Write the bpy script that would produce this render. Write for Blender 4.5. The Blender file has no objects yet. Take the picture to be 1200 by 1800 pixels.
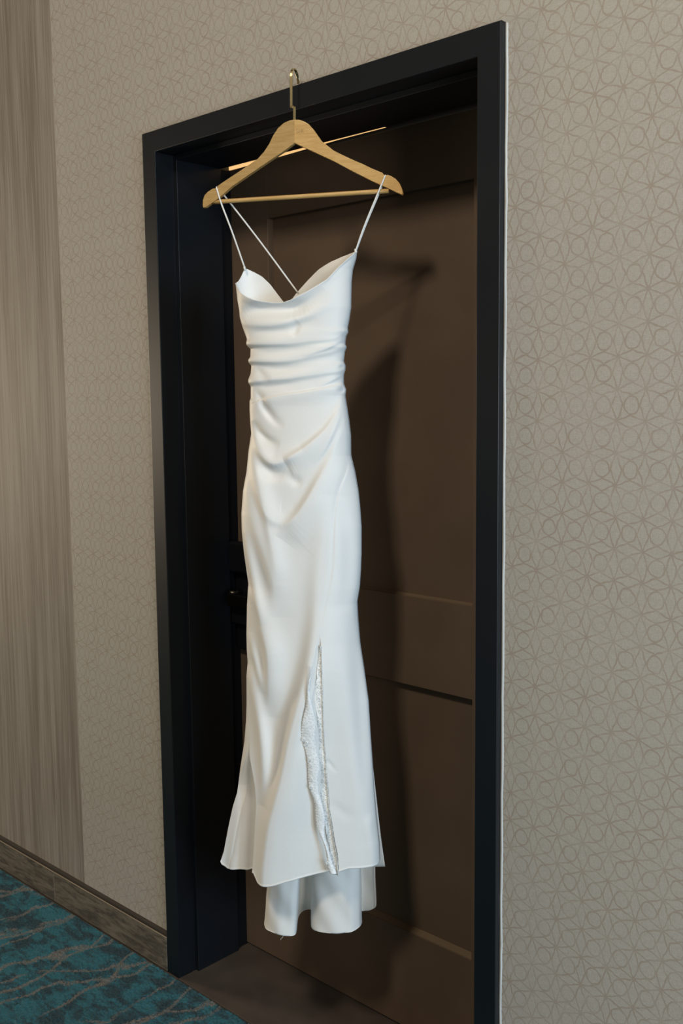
import bpy, bmesh, math, random
import numpy as np
from mathutils import Matrix, Vector

random.seed(4); RNG = np.random.default_rng(7)
sc = bpy.context.scene
col = sc.collection

# ---------------------------------------------------------------- camera
cam_d = bpy.data.cameras.new('camera'); cam_o = bpy.data.objects.new('camera', cam_d)
col.objects.link(cam_o)
R_ = Vector((0.7264686, 0.687116, -0.010724)); U_ = Vector((-0.0668359, 0.086178, 0.9940354)); W_ = Vector((-0.6839418, 0.7214187, -0.1085297))
cam_o.matrix_world = Matrix(((R_.x, U_.x, -W_.x, 1.60048), (R_.y, U_.y, -W_.y, -1.54652), (R_.z, U_.z, -W_.z, 1.52773), (0, 0, 0, 1)))
cam_d.sensor_fit = 'VERTICAL'; cam_d.sensor_height = 36.0
cam_d.lens = 36.0 * 1779.268 / 1800.0
cam_d.clip_start = 0.05
sc.camera = cam_o

# ---------------------------------------------------------------- light
sc.view_settings.view_transform = 'Standard'; sc.view_settings.look = 'None'
sc.view_settings.gamma = 1.0; sc.view_settings.exposure = 0.0
sc.view_settings.use_curve_mapping = False

world = bpy.data.worlds.new('world'); sc.world = world; world.use_nodes = True
wn = world.node_tree.nodes; bg = wn['Background']
bg.inputs[0].default_value = (1.0, 0.86, 0.68, 1); bg.inputs[1].default_value = 0.10

def area(name, loc, target, size, sizey, power, color):
    l = bpy.data.lights.new(name, 'AREA'); l.shape = 'RECTANGLE'; l.size = size; l.size_y = sizey
    l.energy = power; l.color = color
    o = bpy.data.objects.new(name, l); col.objects.link(o); o.location = loc
    d = Vector(target) - Vector(loc); o.rotation_euler = d.to_track_quat('-Z', 'Y').to_euler()
    return o
area('lobby_skylight', (1.12, -3.0, 4.45), (0.2, 0.1, 1.2), 0.50, 0.50, 88, (1.0, 0.90, 0.76))
area('hall_window', (4.2, -0.85, 1.30), (0.0, 0.0, 1.1), 0.7, 1.0, 80, (0.44, 0.71, 1.0))
area('room_window', (4.2, -1.95, 2.0), (0.0, 0.0, 1.1), 0.8, 1.1, 58, (1.0, 1.0, .96))
area('left_warm_fill', (-4.6, -1.0, 1.5), (0.0, -0.05, 1.0), 0.7, 0.9, 74, (1.0, 0.82, 0.60))  # added warm fill from the left, not a visible lamp

# ---------------------------------------------------------------- materials
class NT:
    def __init__(s, name):
        s.m = bpy.data.materials.new(name); s.m.use_nodes = True
        s.t = s.m.node_tree; s.b = s.t.nodes['Principled BSDF']
    def n(s, typ, **kw):
        x = s.t.nodes.new(typ)
        for k, v in kw.items(): setattr(x, k, v)
        return x
    def l(s, a, b): s.t.links.new(a, b)
    def put(s, sock, v):
        if isinstance(v, (int, float, tuple, list)): sock.default_value = v
        else: s.l(v, sock)
    def M(s, op, a, b=0.0, c=None, clamp=False):
        x = s.n('ShaderNodeMath', operation=op, use_clamp=clamp)
        s.put(x.inputs[0], a); s.put(x.inputs[1], b)
        if c is not None: s.put(x.inputs[2], c)
        return x.outputs[0]
    def ss(s, v, lo, hi):      # smoothstep lo..hi -> 0..1
        x = s.n('ShaderNodeMapRange', interpolation_type='SMOOTHSTEP')
        s.put(x.inputs[0], v); x.inputs[1].default_value = lo; x.inputs[2].default_value = hi
        return x.outputs[0]
    def coords(s, scale=(1, 1, 1), rot=(0, 0, 0), kind='Object'):
        tc = s.n('ShaderNodeTexCoord'); mp = s.n('ShaderNodeMapping')
        mp.inputs['Scale'].default_value = scale; mp.inputs['Rotation'].default_value = rot
        s.l(tc.outputs[kind], mp.inputs[0]); return mp.outputs[0]
    def noise(s, vec, scale, detail=2.0, rough=0.5, dist=0.0):
        x = s.n('ShaderNodeTexNoise'); s.l(vec, x.inputs['Vector'])
        x.inputs['Scale'].default_value = scale; x.inputs['Detail'].default_value = detail
        x.inputs['Roughness'].default_value = rough; x.inputs['Distortion'].default_value = dist
        return x.outputs[0]
    def mix(s, f, a, b):
        x = s.n('ShaderNodeMix', data_type='RGBA'); s.put(x.inputs[0], f)
        for sock, v in ((x.inputs[6], a), (x.inputs[7], b)):
            if isinstance(v, tuple): sock.default_value = (*v[:3], 1)
            else: s.l(v, sock)
        return x.outputs[2]
    def bump(s, h, strength=0.3, dist=0.001):
        x = s.n('ShaderNodeBump'); s.l(h, x.inputs['Height'])
        x.inputs['Strength'].default_value = strength; x.inputs['Distance'].default_value = dist
        s.l(x.outputs[0], s.b.inputs['Normal'])
    def base(s, v): s.put(s.b.inputs['Base Color'], v if not isinstance(v, tuple) else (*v[:3], 1))
    def set(s, **kw):
        for k, v in kw.items(): s.put(s.b.inputs[k.replace('_', ' ')], v)
        return s.m

def mat_paint(name, c, rough=0.42, spec=0.5, coat=0.0):
    t = NT(name); v = t.coords()
    n = t.noise(v, 900, 2); n2 = t.noise(v, 6, 3)
    t.base(t.mix(t.ss(n2, .3, .7), tuple(x * .93 for x in c), tuple(x * 1.07 for x in c)))
    t.bump(n, .12, .0006)
    return t.set(Roughness=rough, **{'Specular IOR Level': spec, 'Coat Weight': coat, 'Coat Roughness': .42})
M_FRAME = mat_paint('frame_paint', (.0034, .0054, .0080), .42, .5)
M_RUB = mat_paint('rubber_black', (.004, .004, .005), .7, .2)
M_DOOR = mat_paint('door_paint', (.118, .078, .050), .55, .3)
M_LOCK = mat_paint('lock_black', (.006, .006, .007), .35, .5)
M_CAULK = mat_paint('caulk', (.62, .64, .62), .6, .3)
def mat_metal(name, c, rough):
    t = NT(name); t.base(c); n = t.noise(t.coords(), 300, 2); t.bump(n, .05, .0004)
    return t.set(Metallic=1.0, Roughness=rough)
M_BRASS = mat_metal('brushed_brass', (.62, .50, .27), .22)
M_STEEL = mat_metal('dark_steel', (.07, .06, .05), .35)
M_EDGE = mat_paint('bronze_edge', (.36, .28, .19), .4, .5)

def mat_pattern():
    t = NT('lattice_wallpaper'); v = t.coords()
    # hand drawn wobble
    nw = t.n('ShaderNodeTexNoise'); t.l(v, nw.inputs['Vector']); nw.inputs['Scale'].default_value = 55
    nw.inputs['Detail'].default_value = 2
    sp = t.n('ShaderNodeSeparateXYZ'); t.l(v, sp.inputs[0])
    sn = t.n('ShaderNodeSeparateXYZ'); t.l(nw.outputs[1], sn.inputs[0])
    X = t.M('ADD', sp.outputs[0], t.M('MULTIPLY', t.M('SUBTRACT', sn.outputs[0], .5), .0075))
    Z = t.M('ADD', sp.outputs[2], t.M('MULTIPLY', t.M('SUBTRACT', sn.outputs[1], .5), .0075))
    u = t.M('FRACT', t.M('DIVIDE', t.M('SUBTRACT', X, .5540 - 20 * .0517), .0517))
    w = t.M('FRACT', t.M('DIVIDE', t.M('SUBTRACT', Z, 1.8139 - 40 * .0541), .0541))
    a = t.M('ABSOLUTE', t.M('SUBTRACT', u, .5)); b = t.M('ABSOLUTE', t.M('SUBTRACT', w, .5))
    r = t.M('SQRT', t.M('ADD', t.M('MULTIPLY', a, a), t.M('MULTIPLY', b, b)))
    ring = t.M('ABSOLUTE', t.M('SUBTRACT', r, .268))
    def petal(p, q):   # p across, q along
        e = t.M('SUBTRACT', .5, q)
        pp = t.M('SUBTRACT', .5, p)
        tip = t.M('MULTIPLY', e, .40)
        tip = t.M('SUBTRACT', tip, t.M('MULTIPLY', t.M('MULTIPLY', e, e), .03))
        return t.M('ABSOLUTE', t.M('SUBTRACT', pp, tip))
    p1 = petal(b, a); p2 = petal(a, b)
    d = t.M('MINIMUM', t.M('MINIMUM', p1, p2), ring)
    # the pen strokes are doubled: a faint gap runs inside each line
    line = t.M('SUBTRACT', 1.0, t.ss(d, .012, .038))
    gap = t.M('MULTIPLY', t.M('SUBTRACT', 1.0, t.ss(d, .0, .010)), .35)
    line = t.M('SUBTRACT', line, gap)
    patch = t.noise(v, 30, 2)
    line = t.M('MULTIPLY', line, t.M('MULTIPLY_ADD', t.ss(patch, .35, .65), .5, .6), clamp=True)
    wx = t.noise(t.coords((1, 1, .12)), 1500, 2); wz = t.noise(t.coords((.12, 1, 1)), 1500, 2)
    weave = t.M('ADD', wx, wz)
    blot = t.noise(v, 3.0, 2)
    c1 = t.mix(t.ss(weave, .75, 1.25), (.392, .358, .303), (.470, .437, .378))
    c2 = (.325, .258, .20)
    c = t.mix(t.M('MULTIPLY', line, .78), c1, c2)
    t.base(t.mix(t.M('MULTIPLY', t.ss(blot, .3, .7), .08), c, (.36, .34, .30)))
    t.bump(t.M('SUBTRACT', weave, t.M('MULTIPLY', line, .5)), .25, .0006)
    return t.set(Roughness=.72, **{'Specular IOR Level': .3})
M_PAT = mat_pattern()

def mat_streak():
    t = NT('streaked_wallpaper')
    a = t.noise(t.coords((1, 1, .015)), 240, 4, .65); b = t.noise(t.coords((1, 1, .05)), 24, 4, .6)
    w = t.noise(t.coords((.2, 1, 1)), 700, 2)
    s = t.M('ADD', t.M('MULTIPLY', a, .55), t.M('MULTIPLY', b, .45))
    c = t.mix(t.ss(s, .36, .64), (.20, .165, .128), (.355, .315, .262))
    t.base(t.mix(t.M('MULTIPLY', t.ss(w, .35, .65), .15), c, (.22, .19, .16)))
    t.bump(a, .3, .0006)
    return t.set(Roughness=.7, **{'Specular IOR Level': .3})
M_STREAK = mat_streak()

def mat_woodtile(seed):
    t = NT('wood_look_tile'); v = t.coords((1.6, 1, 9))
    add = t.n('ShaderNodeVectorMath', operation='ADD'); t.l(v, add.inputs[0]); add.inputs[1].default_value = (seed, 0, seed * 3)
    a = t.noise(add.outputs[0], 5, 5, .6, 1.4); b = t.noise(add.outputs[0], 30, 3, .6, .3)
    s = t.M('ADD', t.M('MULTIPLY', a, .7), t.M('MULTIPLY', b, .3))
    t.base(t.mix(t.ss(s, .36, .62), (.075, .062, .046), (.20, .165, .122)))
    t.bump(b, .25, .0006)
    return t.set(Roughness=.5)

def mat_carpet():
    t = NT('teal_carpet'); v = t.coords()
    rot = t.coords((1.0, 2.6, 1), (0, 0, math.radians(14)))
    big = t.noise(v, 11, 4, .6, .5); mid = t.noise(rot, 14, 4, .62, .8); fib = t.noise(v, 620, 3, .7); tuft = t.noise(v, 170, 2, .6)
    tone = t.M('ADD', t.M('MULTIPLY', big, .45), t.M('ADD', t.M('MULTIPLY', mid, .45), t.M('MULTIPLY', tuft, .12)))
    c = t.mix(t.ss(tone, .445, .57), (.002, .022, .036), (.014, .175, .225))
    c = t.mix(t.M('MULTIPLY', t.ss(fib, .4, .7), .45), c, (.025, .22, .27))
    sp = t.n('ShaderNodeSeparateXYZ'); t.l(v, sp.inputs[0])
    w1 = t.noise(v, 2.6, 3, .55); w2 = t.noise(v, 1.7, 2, .5, .3); wt = t.M('MULTIPLY', t.M('SUBTRACT', tuft, .5), .016)
    acc = None
    for ang, spc, wob, wd, off in ((13, .150, .42, .046, .03), (4, .21, .50, .030, .09), (27, .27, .36, .026, .17)):
        a_ = math.radians(ang)
        q = t.M('SUBTRACT', t.M('MULTIPLY', sp.outputs[0], math.cos(a_)), t.M('MULTIPLY', sp.outputs[1], math.sin(a_)))
        q = t.M('ADD', t.M('ADD', q, off + 9.0), t.M('ADD', wt, t.M('MULTIPLY', w1 if ang != 4 else w2, wob)))
        d = t.M('ABSOLUTE', t.M('SUBTRACT', t.M('FRACT', t.M('DIVIDE', q, spc)), .5))
        k = t.M('SUBTRACT', 1.0, t.ss(d, wd * .55, wd * 1.2))
        k = t.M('MULTIPLY', k, t.ss(t.noise(v, 4.5 + ang * .1, 2), .36, .46))
        acc = k if acc is None else t.M('MAXIMUM', acc, k)
    bl = t.M('MULTIPLY', t.ss(t.noise(v, 8, 3, .6, .4), .66, .72), .6)
    acc = t.M('MAXIMUM', acc, bl)
    acc = t.M('MULTIPLY', acc, t.ss(t.noise(v, 420, 2), .32, .58))
    br = t.mix(t.ss(fib, .35, .65), (.08, .063, .052), (.42, .35, .285))
    t.base(t.mix(acc, c, br))
    t.bump(t.M('ADD', fib, t.M('MULTIPLY', tuft, 1.2)), .9, .006)
    return t.set(Roughness=.95, **{'Specular IOR Level': .1, 'Sheen Weight': .15})
M_CARPET = mat_carpet()
def mat_tile():
    t = NT('threshold_stone'); v = t.coords(); a = t.noise(v, 9, 4); b = t.noise(v, 240, 2)
    t.base(t.mix(t.ss(a, .3, .7), (.058, .043, .032), (.078, .060, .045))); t.bump(b, .15, .0005)
    return t.set(Roughness=.55)
M_TILE = mat_tile()

def mat_crepe():
    t = NT('ivory_crepe'); v = t.coords()
    a = t.noise(t.coords((1, 1, .2)), 1900, 2); b = t.noise(t.coords((.2, 1, 1)), 1900, 2); s = t.M('ADD', a, b)
    t.base(t.mix(t.ss(s, .7, 1.3), (.80, .77, .715), (.84, .815, .765)))
    t.bump(s, .10, .0004)
    return t.set(Roughness=.48, **{'Specular IOR Level': .35, 'Sheen Weight': .15, 'Sheen Roughness': .4})
M_CREPE = mat_crepe()
def mat_lining():
    t = NT('satin_lining'); n = t.noise(t.coords((1, 1, .3)), 800, 2)
    t.base(t.mix(n, (.80, .77, .71), (.85, .83, .78))); t.bump(n, .08, .0004)
    return t.set(Roughness=.4)
M_LINING = mat_lining()
def mat_lace(dense):
    t = NT('lace_dense' if dense else 'lace_open'); v = t.coords()
    vo = t.n('ShaderNodeTexVoronoi', feature='DISTANCE_TO_EDGE'); t.l(v, vo.inputs['Vector']); vo.inputs['Scale'].default_value = 170
    v2 = t.n('ShaderNodeTexVoronoi', feature='F1'); t.l(v, v2.inputs['Vector']); v2.inputs['Scale'].default_value = 120
    edge = t.M('SUBTRACT', 1.0, t.ss(vo.outputs[0], .06, .20)); fl = t.M('SUBTRACT', 1.0, t.ss(v2.outputs[0], .22, .5))
    h = t.M('MAXIMUM', edge, fl)
    t.base(t.mix(h, (.80, .81, .79) if dense else (.80, .81, .79), (.95, .94, .91)))
    t.bump(h, .45 if dense else .25, .0007)
    if dense: al = 1.0
    else: al = t.M('MULTIPLY_ADD', h, .22, .78, clamp=True)
    t.put(t.b.inputs['Alpha'], al)
    return t.set(Roughness=.6, **{'Specular IOR Level': .25})
M_LACE = mat_lace(False); M_LACE2 = mat_lace(True)
def mat_thread():
    t = NT('lace_thread'); t.base((.90, .90, .87)); n = t.noise(t.coords(), 1500, 2); t.bump(n, .3, .0005)
    return t.set(Roughness=.55)
M_THREAD = mat_thread()
def mat_wood(rotdeg, name, k=1.0):
    t = NT(name); v = t.coords((1.5, 6, 14), (0, math.radians(rotdeg), 0))
    a = t.noise(v, 13, 5, .6, .4); b = t.noise(v, 60, 3, .6)
    s = t.M('ADD', t.M('MULTIPLY', a, .75), t.M('MULTIPLY', b, .25))
    t.base(t.mix(t.ss(s, .34, .66), (.50 * k, .285 * k * .97, .090 * k * .92), (.62 * k, .39 * k * .97, .145 * k * .92))); t.bump(b, .12, .0004)
    return t.set(Roughness=.38, **{'Specular IOR Level': .4})
M_WOODL = mat_wood(33, 'beech_left', .76); M_WOODR = mat_wood(-27, 'beech_right'); M_WOODB = mat_wood(0, 'beech_bar')  # left arm mixed darker than the right

# ---------------------------------------------------------------- helpers
def link(o, parent=None):
    col.objects.link(o)
    if parent is not None: o.parent = parent
    return o
def tag(o, label=None, cat=None, group=None, kind=None):
    for k, v in (('label', label), ('category', cat), ('group', group), ('kind', kind)):
        if v: o[k] = v
    return o
def empty(name, loc=(0, 0, 0), rz=0.0):
    o = bpy.data.objects.new(name, None); o.location = loc; o.rotation_euler = (0, 0, rz)
    o.empty_display_size = .1; return link(o)
def mesh_obj(name, verts, faces, mat, parent=None, smooth=False):
    me = bpy.data.meshes.new(name); me.from_pydata([tuple(v) for v in verts], [], faces); me.update()
    me.materials.append(mat)
    if smooth: me.polygons.foreach_set('use_smooth', [True] * len(me.polygons))
    return link(bpy.data.objects.new(name, me), parent)
def bm_obj(name, bm, mat, parent=None, smooth=False):
    me = bpy.data.meshes.new(name); bm.to_mesh(me); bm.free(); me.materials.append(mat)
    if smooth: me.polygons.foreach_set('use_smooth', [True] * len(me.polygons))
    return link(bpy.data.objects.new(name, me), parent)
def bx(bm, x0, x1, y0, y1, z0, z1):
    vs = [bm.verts.new(p) for p in ((x0, y0, z0), (x1, y0, z0), (x1, y1, z0), (x0, y1, z0), (x0, y0, z1), (x1, y0, z1), (x1, y1, z1), (x0, y1, z1))]
    for f in ((0, 3, 2, 1), (4, 5, 6, 7), (0, 1, 5, 4), (1, 2, 6, 5), (2, 3, 7, 6), (3, 0, 4, 7)):
        bm.faces.new([vs[i] for i in f])
def box(name, x0, x1, y0, y1, z0, z1, mat, parent=None, bev=0.0, seg=2):
    bm = bmesh.new(); bx(bm, x0, x1, y0, y1, z0, z1)
    if bev: bmesh.ops.bevel(bm, geom=list(bm.edges), offset=bev, segments=seg, affect='EDGES', profile=.5)
    return bm_obj(name, bm, mat, parent)
def catmull(pts, n=8):
    P = [np.array(p, float) for p in pts]; P = [2 * P[0] - P[1]] + P + [2 * P[-1] - P[-2]]
    out = []
    for i in range(1, len(P) - 2):
        a, b, c, d = P[i - 1], P[i], P[i + 1], P[i + 2]
        for k in range(n):
            t = k / n
            out.append(.5 * ((2 * b) + (c - a) * t + (2 * a - 5 * b + 4 * c - d) * t * t + (3 * b - a - 3 * c + d) * t ** 3))
    out.append(P[-2]); return out
def tube(name, pts, rad, mat, parent=None, n=10, rx=None):
    """round (or, with rx, oval) cord swept along pts; rad may be a list"""
    pts = [Vector(p) for p in pts]; rings = []; V = []; F = []
    up = None
    for i, p in enumerate(pts):
        t = (pts[min(i + 1, len(pts) - 1)] - pts[max(i - 1, 0)]).normalized()
        if up is None:
            up = Vector((0, 1, 0)) if abs(t.y) < .9 else Vector((1, 0, 0))
        a = up - t * up.dot(t); a.normalize(); up = a; b = t.cross(a)
        r = rad[i] if isinstance(rad, (list, tuple)) else rad
        for k in range(n):
            th = 2 * math.pi * k / n
            V.append(p + a * math.cos(th) * r + b * math.sin(th) * (rx if rx else r))
    m = len(pts)
    for i in range(m - 1):
        for k in range(n):
            F.append((i * n + k, i * n + (k + 1) % n, (i + 1) * n + (k + 1) % n, (i + 1) * n + k))
    F.append(tuple(range(n - 1, -1, -1))); F.append(tuple((m - 1) * n + k for k in range(n)))
    return mesh_obj(name, V, F, mat, parent, True)
def grid_mesh(name, P, mat, parent=None, flip=False):
    """P: (rows, cols, 3) array -> smooth quad sheet"""
    r, c = P.shape[:2]
    i = np.arange((r - 1) * c).reshape(r - 1, c)[:, :-1].ravel()
    q = np.stack([i, i + 1, i + c + 1, i + c] if not flip else [i, i + c, i + c + 1, i + 1], 1).astype(np.int32)
    me = bpy.data.meshes.new(name)
    me.vertices.add(r * c); me.vertices.foreach_set('co', P.reshape(-1).astype(np.float32))
    me.loops.add(q.size); me.loops.foreach_set('vertex_index', q.ravel())
    me.polygons.add(len(q)); me.polygons.foreach_set('loop_start', np.arange(0, q.size, 4, dtype=np.int32))
    me.polygons.foreach_set('use_smooth', np.ones(len(q), bool)); me.update(); me.validate()
    me.materials.append(mat)
    return link(bpy.data.objects.new(name, me), parent)
def solidify(o, t, off=-1.0):
    m = o.modifiers.new('cloth_thickness', 'SOLIDIFY'); m.thickness = t; m.offset = off

# ---------------------------------------------------------------- the setting
OW, OH, CW, DD = .532, 2.19, .05, .2376      # casing outer half width, top, face width, depth to the door
IW, IH = OW - CW, OH - CW
WY = .015                                     # wallpaper face
bm = bmesh.new()
bx(bm, -6.0, -OW + .005, WY + .001, .30, 0, 3.1); bx(bm, OW - .005, 2.6, WY + .001, .30, 0, 3.1); bx(bm, -OW + .005, OW - .005, WY + .001, .30, OH - .005, 3.1)
wall = tag(bm_obj('wall_back', bm, mat_paint('plaster', (.5, .48, .44), .8, .2)), 'hallway wall around the recessed dark door', kind='structure')
bm = bmesh.new()
SEAM = -.954
for x0, x1, z0, z1 in ((SEAM, -OW + .002, 0.0, 3.1), (OW - .002, 2.6, 0.0, 3.1), (-OW + .002, OW - .002, OH - .002, 3.1)):
    bx(bm, x0, x1, WY, WY + .0012, z0, z1)
tag(bm_obj('wallpaper', bm, M_PAT, wall), 'beige wallpaper with a lattice of circles and pointed petals')
tag(box('wallpaper', -6.0, SEAM - .0006, WY + .0004, WY + .0012, 0.0, 3.1, M_STREAK, wall), 'darker wallpaper with vertical woven streaks')

floor = tag(box('floor', -6.0, 2.6, -3.2, .30, -.06, -.006, M_TILE), 'stone subfloor', kind='structure')
# carpet: pile modelled as a finely broken surface
nx, ny = 420, 260
def carpet_patch(x0, x1, y0, y1, nx, ny):
    X, Y = np.meshgrid(np.linspace(x0, x1, nx), np.linspace(y0, y1, ny))
    Zn = RNG.normal(0, .0011, X.shape); Zn = (Zn + np.roll(Zn, 1, 0) + np.roll(Zn, 1, 1)) / 1.7
    if y1 > -.01: Zn[-1, :] = -.004
    return np.stack([X, Y, Zn - .0015], -1)
A = carpet_patch(-1.75, .35, -1.0, -.003, 900, 430)
carpet = grid_mesh('carpet', A, M_CARPET)
tag(carpet, 'teal hallway carpet mottled with dark blue and crossed by taupe wavy lines', 'carpet', kind='stuff')
for i, (a, b, c, d) in enumerate(((-6.0, -1.75, -1.0, -.003), (.35, 2.6, -1.0, -.003), (-6.0, 2.6, -3.2, -1.0))):
    grid_mesh('carpet_field', carpet_patch(a, b, c, d, 60, 30), M_CARPET, carpet)['kind'] = 'stuff'

thr = tag(box('trim_1', -IW, IW, -.002, DD + .05, -.02, 0.0, M_TILE, None, .001), 'brown stone threshold inside the door recess', kind='structure')

M_TOP = mat_paint('dark_strip', (.045, .036, .028), .6, .3)  # dark tone of the narrow strip above the skirting tiles
def baseboard(name, cuts, label):
    root = tag(empty(name, (cuts[0], 0, 0)), label, kind='structure'); x0 = cuts[0]
    for i in range(len(cuts) - 1):
        a, b = sorted((cuts[i], cuts[i + 1]))
        box('tile', a - x0 + .0010, b - x0 - .0010, -.0010, .004, 0, .0950, mat_woodtile(3.7 * i + 1.3), root, .0008, 1)
        box('edge_strip', a - x0, b - x0, -.0018, .0002, .0945, .0965, M_EDGE, root)
        box('top_fill', a - x0, b - x0, 0.002, WY + .0004, .0952, .1030, M_TOP, root)
    a, b = sorted((cuts[0], cuts[-1]))
    box('grout', a - x0 + .004, b - x0 - .004, 0.0, WY + .0004, 0, .0905, M_CAULK, root)
    return root
baseboard('baseboard_left', [-OW, -1.105, -2.30, -3.50, -4.70, -6.0], 'dark wood-look tile skirting left of the door')
baseboard('baseboard_right', [OW + .004, 1.72, 2.6], 'dark wood-look tile skirting right of the door')

# door frame
fr = tag(empty('trim_2'), 'black painted metal door frame with deep jambs', kind='structure')
def frame_piece(name, boxes, bev=.0012):
    bm = bmesh.new()
    for b in boxes: bx(bm, *b)
    bmesh.ops.bevel(bm, geom=list(bm.edges), offset=bev, segments=2, affect='EDGES', profile=.5)
    return bm_obj(name, bm, M_FRAME, fr)
def casing():
    bm = bmesh.new(); L_ = .0006
    out = [(-OW, 0), (-OW, OH), (OW, OH), (OW, 0), (IW - L_, 0), (IW - L_, IH - L_), (-IW + L_, IH - L_), (-IW + L_, 0)]
    f = [bm.verts.new((x, 0, z)) for x, z in out]; b = [bm.verts.new((x, WY + .003, z)) for x, z in out]
    ff = bm.faces.new(f); bb = bm.faces.new(b[::-1])
    for i in range(8): bm.faces.new((f[i], b[i], b[(i + 1) % 8], f[(i + 1) % 8]))
    bmesh.ops.recalc_face_normals(bm, faces=list(bm.faces))
    bmesh.ops.bevel(bm, geom=list(ff.edges), offset=.0016, segments=3, affect='EDGES', profile=.5)
    bmesh.ops.triangulate(bm, faces=[x for x in bm.faces if len(x.verts) > 4])
    return bm_obj('casing', bm, M_FRAME, fr)
casing()
frame_piece('jamb', [(-IW - .02, -IW, .002, DD + .06, 0, IH)])
frame_piece('jamb', [(IW, IW + .02, .002, DD + .06, 0, IH)])
frame_piece('jamb', [(-IW, IW, .002, DD + .06, IH, IH + .02)])
frame_piece('stop', [(-IW, -IW + .013, .056, .198, 0, IH - .012)], .001)
frame_piece('stop', [(IW - .013, IW, .056, .198, 0, IH - .012)], .001)
frame_piece('stop', [(-IW, IW, .056, .198, IH - .013, IH)], .001)
box('weatherstrip', -IW, -IW + .004, .198, DD, .002, IH - .012, M_RUB, fr)
box('weatherstrip', IW - .004, IW, .198, DD, .002, IH - .012, M_RUB, fr)
# caulk bead between casing and wallpaper on the right
pts = [(OW + .0030 + .0006 * math.sin(z * 31) + RNG.normal(0, .0002), WY + .0004, z) for z in np.linspace(.1, OH - .002, 90)]
tube('caulk_bead', pts, .0016, M_CAULK, fr, 8, rx=.0029)

# door
dr = tag(empty('door_1', (0, DD, 0)), 'taupe brown panelled door set deep in the black frame', kind='structure')
T = .045
def dpart(name, x0, x1, z0, z1, y0=0.0, y1=T, bev=.0012): return box(name, x0, x1, y0, y1, z0, z1, M_DOOR, dr, bev)
PX0, PX1 = -.338, .302; PZ = (.255, .866, 1.077, 1.990); ZB, ZT = .006, 2.131
dpart('stile', -.495, PX0, ZB, ZT); dpart('stile', PX1, .495, ZB, ZT)
dpart('rail', PX0 - .001, PX1 + .001, ZB, PZ[0], .0001); dpart('rail', PX0 - .001, PX1 + .001, PZ[1], PZ[2], .0001); dpart('rail', PX0 - .001, PX1 + .001, PZ[3], ZT, .0001)
dpart('panel', PX0 - .002, PX1 + .002, PZ[0] - .002, PZ[1] + .002, .019, .034, 0); dpart('panel', PX0 - .002, PX1 + .002, PZ[2] - .002, PZ[3] + .002, .019, .034, 0)
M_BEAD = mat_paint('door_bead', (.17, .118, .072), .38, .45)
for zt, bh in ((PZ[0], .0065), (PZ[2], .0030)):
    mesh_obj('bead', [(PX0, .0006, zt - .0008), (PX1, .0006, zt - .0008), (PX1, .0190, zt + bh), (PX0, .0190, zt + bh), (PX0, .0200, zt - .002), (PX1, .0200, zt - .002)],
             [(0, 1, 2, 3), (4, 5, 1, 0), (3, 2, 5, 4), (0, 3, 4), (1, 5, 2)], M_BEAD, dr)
# glowing wedge over the door stands in for light leaking from the room behind
gm = NT('gap_glow'); gm.base((.9, .6, .3)); gm.set(**{'Emission Color': (1.0, .60, .24, 1), 'Emission Strength': .95})
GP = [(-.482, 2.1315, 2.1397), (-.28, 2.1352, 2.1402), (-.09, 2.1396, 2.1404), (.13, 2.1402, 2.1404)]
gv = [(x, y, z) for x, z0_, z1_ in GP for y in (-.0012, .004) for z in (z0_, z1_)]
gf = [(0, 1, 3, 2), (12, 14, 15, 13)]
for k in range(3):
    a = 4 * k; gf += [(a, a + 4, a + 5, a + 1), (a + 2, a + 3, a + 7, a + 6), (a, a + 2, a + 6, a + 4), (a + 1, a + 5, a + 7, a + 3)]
mesh_obj('gap_glow', gv, gf, gm.m, dr)['label'] = 'thin glowing strip standing in for leaking light above the door'
# lock
lk = box('lock_plate', -.470, -.395, -.022, 0.0, .862, 1.155, M_LOCK, dr, .006, 3); lk['label'] = 'black electronic lock plate'
box('card_reader', -.472, -.392, -.043, -.020, 1.075, 1.160, M_LOCK, lk, .008, 3)
tube('spindle', [(-.450, -.02, 1.018), (-.450, -.058, 1.018)], .011, M_STEEL, lk, 20)
box('lever', -.456, -.330, -.066, -.050, .988, 1.024, M_STEEL, lk, .005, 3)
box('thumb_plate', -.470, -.395, -.040, -.020, .935, .990, M_LOCK, lk, .006, 3)

# ---------------------------------------------------------------- measured outlines, metres: (along the hanger, height[, towards viewer])
LEFT_EDGE = [(-0.1322,1.8492),(-0.1337,1.7838),(-0.1302,1.743),(-0.1268,1.7237),(-0.1258,1.7092),(-0.1199,1.6874),(-0.1102,1.6618),(-0.1124,1.6535),(-0.1105,1.6474),(-0.1035,1.6424),(-0.1033,1.6243),(-0.1086,1.6183),(-0.108,1.6122),(-0.1024,1.6061),(-0.104,1.5891),(-0.1095,1.5759),(-0.109,1.5698),(-0.1046,1.5624),(-0.1052,1.5356),(-0.1078,1.532),(-0.1082,1.513),(-0.1075,1.4879),(-0.1055,1.4609),(-0.1121,1.4239),(-0.1177,1.3781),(-0.1264,1.337),(-0.1314,1.2869),(-0.131,1.2467),(-0.1274,1.2026),(-0.1224,1.1635),(-0.1184,1.1318),(-0.1228,1.0845),(-0.1255,1.0203),(-0.1256,0.9842),(-0.1242,0.9559),(-0.1275,0.9259),(-0.129,0.8581),(-0.1312,0.8213),(-0.1362,0.7749),(-0.1484,0.7118),(-0.1584,0.6497),(-0.1697,0.6153),(-0.1818,0.5644),(-0.1938,0.5077),(-0.2031,0.4809),(-0.2088,0.3083)]
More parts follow.
